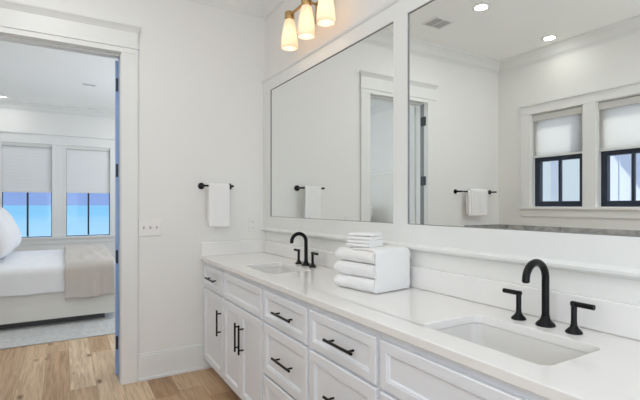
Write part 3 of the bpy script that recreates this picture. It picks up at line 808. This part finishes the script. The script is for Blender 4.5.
# ------------------------------------------------------------------ towel bars and towels
def towel_bar(x0, x1, z, label):
    t = thing('towel_bar', ((x0 + x1) / 2, YF, z), label, 'towel bar', 'black towel bars')
    yb = YF - .085
    bm = BM(); tube(bm, [(x0 - .012, yb, z), (x1 + .012, yb, z)], .0075, 14); smooth_angle(obj('bar', bm, 'black', t), 50)
    for x in (x0, x1):
        bm = BM()
        tube(bm, [(x, YF - .001, z), (x, YF - .008, z), (x, YF - .012, z)], [.026, .026, .019], 24)
        tube(bm, [(x, YF - .010, z), (x, yb - .010, z)], .0095, 16)
        smooth_angle(obj('post', bm, 'black', t), 50)
towel_bar(.940, 1.168, 1.459, 'short black hand-towel bar beside the mirror on the far wall')
towel_bar(-1.47, -.875, 1.462, 'long black towel bar left of the doorway, reflected in the mirror')
def hang(bm, x0, x1, z, zf, zb, r, th, seed, nx=14):
    # cloth hung over the bar: front drop to zf, back drop to zb, real thickness
    yb = YF - .085
    path = []
    n = 16
    for k in range(n): path.append((yb - r, zf + (z - zf) * k / n))
    for k in range(9):
        a = math.pi - math.pi * k / 8
        path.append((yb + r * math.cos(a), z + r * math.sin(a)))
    for k in range(1, n + 1): path.append((yb + r, z - (z - zb) * k / n))
    rings = []
    for i in range(nx + 1):
        u = i / nx; x = x0 + (x1 - x0) * u
        outer, inn = [], []
        for j, (y, zz) in enumerate(path):
            q = path[min(j + 1, len(path) - 1)]; p_ = path[max(j - 1, 0)]
            d = Vector((q[0] - p_[0], q[1] - p_[1])).normalized(); nr = Vector((-d.y, d.x))
            drop = max(0, z - zz)
            w = .006 * noise.noise(Vector((x * 14 + seed, zz * 2.5, seed))) * min(1, drop * 6)
            fl = 1 + .05 * drop
            xx = (x0 + x1) / 2 + (x - (x0 + x1) / 2) * fl
            outer.append((xx, y + nr.x * th / 2 + w, zz + nr.y * th / 2)); inn.append((xx, y - nr.x * th / 2 + w, zz - nr.y * th / 2))
        rings.append(outer + list(reversed(inn)))
    loft(bm, rings); return bm
t = thing('hand_towel', (1.056, YF - .085, 1.13), 'small white hand towel hung over the short bar beside the mirror', 'towel', 'hanging towels')
obj('cloth', hang(BM(), .972, 1.140, 1.459, 1.135, 1.17, .0155, .011, 1.3), 'towel', t, smooth=True, bevel=.003)
bm = BM()
for z in (1.212, 1.226): box(bm, .966, 1.146, YF - .085 - .0235, YF - .085 - .020, z - .002, z + .002)
obj('woven_band', bm, 'towel', t)
t = thing('bath_towel', (-1.16, YF - .085, 1.175), 'white bath towel folded over the long bar, reflected in the mirror', 'towel', 'hanging towels')
obj('cloth', hang(BM(), -1.29, -1.015, 1.462, 1.185, 1.20, .026, .018, 4.1), 'towel', t, smooth=True, bevel=.003)
obj('inner_fold', hang(BM(), -1.28, -.98, 1.455, 1.180, 1.19, .0135, .010, 7.7), 'towel', t, smooth=True)

# folded towels on the worktop
def folded(name, w, d, h, layers, seed, label, cat, group, loc, rz, fold_gap=.0008):
    t = thing(name, loc, label, cat, group, rz)
    # cross-section in local (x = fold direction, z): stacked layers joined in round folds at -x side
    bm = BM(); lt = h / layers
    for L in range(layers):
        zc = lt * (L + .5); hh = lt / 2 - fold_gap / 2
        sec = []
        n = 12
        for k in range(n + 1):
            a = R(90 + 180 * k / n); sec.append((-w / 2 + hh * .9 + hh * .9 * math.cos(a), zc + hh * math.sin(a)))
        for k in range(n + 1):
            a = R(-90 + 180 * k / n); sec.append((w / 2 - hh * .9 + hh * .9 * math.cos(a) - .004 * (L % 2), zc + hh * math.sin(a)))
        rings = []
        ny = 30
        for i in range(ny + 1):
            v = -1 + 2 * i / ny
            y = v * d / 2
            inset = 0.0
            e = max(0, abs(v) - .86) / .14
            if v < 0: e = 0
            sc = 1 - (.30 if v > 0 else .06) * e * e
            r = []
            for (x, z) in sec:
                nz = noise.noise(Vector((x * 9 + seed * 3.1, y * 9, z * 20 + seed))) + .45 * noise.noise(Vector((x * 30 + seed, y * 26, z * 50)))
                r.append((x * (1 - .02 * e * e) + .0065 * nz, y + .003 * nz, zc + (z - zc) * sc + .0016 * nz))
            rings.append(r)
        loft(bm, rings)
    o = fix(obj('folded_cloth', bm, 'towel', t)); smooth_angle(o, 60)
    return t
TC = Vector((1.312, 1.706, 0)); TR = R(9)
z = .9008
tl = ['lowest of the three white folded bath towels stacked on the worktop', 'middle of the three white folded bath towels stacked on the worktop', 'topmost white folded bath towel of the stack, its front end hanging over the two below']
for k in range(3):
    hgt = (.065, .064, .062)[k]
    ft = folded('folded_bath_towel', .270 - .004 * k, .265, hgt, 1, k + 1, tl[k], 'towel', 'folded bath towels', (TC.x + (.002, -.003, .003)[k], TC.y, z), TR + R((0, 1, -1.5)[k]))
    z += hgt + .002
    top_towel = ft; top_h = hgt; stack_h = z - .9008
# the front of the topmost towel hangs down over the two below
path = []
zt = top_h + .003; zb = top_h - stack_h + .006; yf = -.1325 - .009
for k in range(9): path.append((yf - .002 * math.sin(k / 8 * math.pi), zb + (zt - .022 - zb) * k / 8))
for k in range(1, 8):
    a = R(180 - 90 * k / 7); path.append((yf + .022 + .022 * math.cos(a), zt - .022 + .022 * math.sin(a)))
path += [(yf + .05, zt + .001), (yf + .10, zt), (yf + .16, zt - .002)]
bm = BM(); g0 = []
for i in range(17):
    u = i / 16; xx = -.121 + .232 * u
    g0.append([bm.verts.new((xx + .0025 * noise.noise(Vector((3, y * 30, zz * 30))), y + .0022 * noise.noise(Vector((xx * 18, zz * 14, 2.2))), zz + .0014 * noise.noise(Vector((xx * 20, y * 20, 7.7))))) for y, zz in path])
for i in range(16):
    for j in range(len(path) - 1): bm.faces.new((g0[i][j], g0[i + 1][j], g0[i + 1][j + 1], g0[i][j + 1]))
fix(obj('front_flap', bm, 'towel', top_towel, smooth=True, solid=.009, bevel=.003))
wl_ = ['bottom white folded washcloth lying on the bath towels', 'second white folded washcloth from the bottom of the small stack', 'third white folded washcloth from the bottom of the small stack', 'topmost white folded washcloth of the whole towel stack']
for k in range(4):
    folded('folded_washcloth', .135 - .004 * k, .135 - .003 * k, .0168, 1, 10 + k, wl_[k], 'washcloth', 'folded washcloths', (TC.x - .035 + .002 * k, TC.y + .012, z + .0055), R((24, 21, 26, 23)[k]), .001)
    z += .0172

# ------------------------------------------------------------------ bedroom
ru = tag(obj('area_rug', box(BM(), -1.65, 2.2, 4.81, 8.3, 0.0005, .012), 'rug', bevel=.004), 'mottled pale grey area rug under the bed', 'rug')
BY0, BY1 = 5.42, 7.36; BX0, BX1 = -1.64, .50
b = thing('bed', (-.57, 6.39, .012), 'upholstered off-white platform bed seen through the doorway', 'bed')
bm = BM(); box(bm, BX0, BX1 + .02, BY0, BY1, .085, .40); obj('bed_frame', bm, 'bedfab', b, bevel=.012)
bm = BM(); box(bm, BXL + .022, BX0, BY0 - .06, BY1 + .06, .05, 1.86); obj('headboard', bm, 'bedfab', b, bevel=.03)
bm = BM(); box(bm, BX0, BX1 - .10, BY0 + .12, BY1 - .12, .0125, .085); obj('shade_plinth', bm, 'slot', b)  # dark block added to deepen the shade under the bed
bm = BM(); box(bm, BX0 + .01, BX1, BY0 + .03, BY1 - .03, .4005, .62); obj('mattress', bm, 'linen', b, bevel=.04, segs=4)
def drape(x0, x1, off, zn, zf, seed, amp, nx, th, topr=.07, ty1=None):
    yn = BY0 - .010 - off; yf = BY1 + .010 + off; zt = .640 + off
    path = []
    for k in range(14): path.append((yn, zn + (zt - topr - zn) * k / 14, 1 - k / 14))
    for k in range(7):
        a = R(180 - 90 * k / 6); path.append((yn + topr + topr * math.cos(a), zt - topr + topr * math.sin(a), 0))
    for k in range(1, 30): path.append((yn + topr + (yf - yn - 2 * topr) * k / 30, zt + .045 * math.sin(math.pi * k / 30), -1))
    for k in range(7):
        a = R(90 - 90 * k / 6); path.append((yf - topr + topr * math.cos(a), zt - topr + topr * math.sin(a), 0))
    for k in range(1, 10): path.append((yf, zt - topr - (zt - topr - zf) * k / 9, k / 9))
    bm = BM(); grid = []
    for i in range(nx + 1):
        x = x0 + (x1 - x0) * i / nx; row = []
        for j, (y, z, hg) in enumerate(path):
            nz = noise.noise(Vector((x * 5 + seed, y * 3 + z * 2, seed)))
            n2 = noise.noise(Vector((x * 12 + seed, y * 9 + z * 2.2, seed + 4)))
            dy, dz = 0, 0
            if hg > 0:
                dy = -abs(amp * (nz + .6 * n2)) * hg * 1.3; dz = amp * .8 * nz * (1 if hg > .9 else 0)
                if y > 6: dy = -dy
            else:
                dz = abs(amp * (.7 * nz + .5 * n2)) if hg < 0 else 0
            xx = x + (.008 * n2 if (i in (0, nx)) else 0)
            row.append(bm.verts.new((xx, y + dy, z + dz)))
        grid.append(row)
    for i in range(nx):
        for j in range(len(path) - 1):
            bm.faces.new((grid[i][j], grid[i + 1][j], grid[i + 1][j + 1], grid[i][j + 1]))
    return bm
t = thing('duvet', (-.55, 6.39, .64), 'smooth white duvet draped over the bed below the pillows', 'bedding')
o = obj('cover', drape(-1.55, .50, .012, .372, .36, 2.2, .010, 60, .02), 'linen', t, smooth=True, solid=.014)
t = thing('throw_blanket', (.25, 6.39, .66), 'beige ribbed knit throw across the foot of the bed', 'blanket')
o = obj('knit_cloth', drape(.005, .485, .046, .300, .30, 5.5, .026, 40, .02, .085), 'knit', t, smooth=True, solid=.016)
def pillow(x, y, z, w, h, t_, rx, ry, rz, label, group, piped=True):
    root = thing('pillow', (x, y, z), label, 'pillow', group)
    root.rotation_euler = (rx, ry, rz)
    bm = BM(); n = 14
    def P(u, v, s):
        e = (1 - abs(u) ** 2.6) * (1 - abs(v) ** 2.6)
        th = t_ / 2 * max(0, e) ** .42
        pinch = 1 - .07 * (u * u * v * v)
        px, py = u * w / 2 * (1 - .05 * (1 - v * v) * 0) * pinch, v * h / 2 * pinch
        nz = .010 * noise.noise(Vector((u * 2 + x * 7, v * 2, s + y)))
        return (px, py, s * th + (nz if e > .05 else 0))
    g_ = {}
    for s in (1, -1):
        for i in range(n + 1):
            for j in range(n + 1):
                u, v = math.sin(math.pi / 2 * (-1 + 2 * i / n)), math.sin(math.pi / 2 * (-1 + 2 * j / n))
                k = (i, j, s if 0 < i < n and 0 < j < n else 0)
                if k not in g_: g_[k] = bm.verts.new(P(u, v, s))
        for i in range(n):
            for j in range(n):
                q = [g_[(a, c_, s if 0 < a < n and 0 < c_ < n else 0)] for a, c_ in ((i, j), (i + 1, j), (i + 1, j + 1), (i, j + 1))]
                bm.faces.new(q)
    fix(obj('cushion', bm, 'pillow', root, smooth=True, subsurf=1))
    if piped:
        pts = []
        for u, v in [(a / 12, -1) for a in range(-12, 12)] + [(1, a / 12) for a in range(-12, 12)] + [(-a / 12, 1) for a in range(-12, 12)] + [(-1, -a / 12) for a in range(-12, 12)]:
            pinch = 1 - .07 * (u * u * v * v)
            pts.append((u * w / 2 * pinch, v * h / 2 * pinch, 0))
        pts.append(pts[0])
        bm = BM(); tube(bm, pts, .006, 8); fix(obj('piping', bm, 'piping', root, smooth=True))
    return root
# leaning pillows: local x = width (world y), local y = height
def lean(x, y, z, w, h, t_, tilt, label, group, piped=True):
    r = pillow(x, y, z, w, h, t_, 0, 0, 0, label, group, piped)
    # width axis -> world -y ; height axis -> up and towards the headboard ; normal -> +x
    up = Vector((-math.sin(tilt), 0, math.cos(tilt))); wd = Vector((0, 1, 0)); nr = wd.cross(up)
    m3 = Matrix((wd, up, nr)).transposed()
    r.rotation_euler = m3.to_euler(); return r
PG = 'pillows on the bed'
lean(-.72, 5.98, 1.0, .68, .62, .40, R(26), 'plump off-white pillow with grey piping at the near side of the bed', PG)
lean(-.72, 6.78, 1.0, .68, .62, .40, R(26), 'plump off-white pillow with grey piping at the window side of the bed', PG)
lean(-1.22, 5.95, 1.01, .80, .62, .26, R(24), 'white sleeping pillow behind the near piped pillow', PG, False)
lean(-1.22, 6.82, 1.01, .80, .62, .26, R(24), 'white sleeping pillow behind the far piped pillow', PG, False)
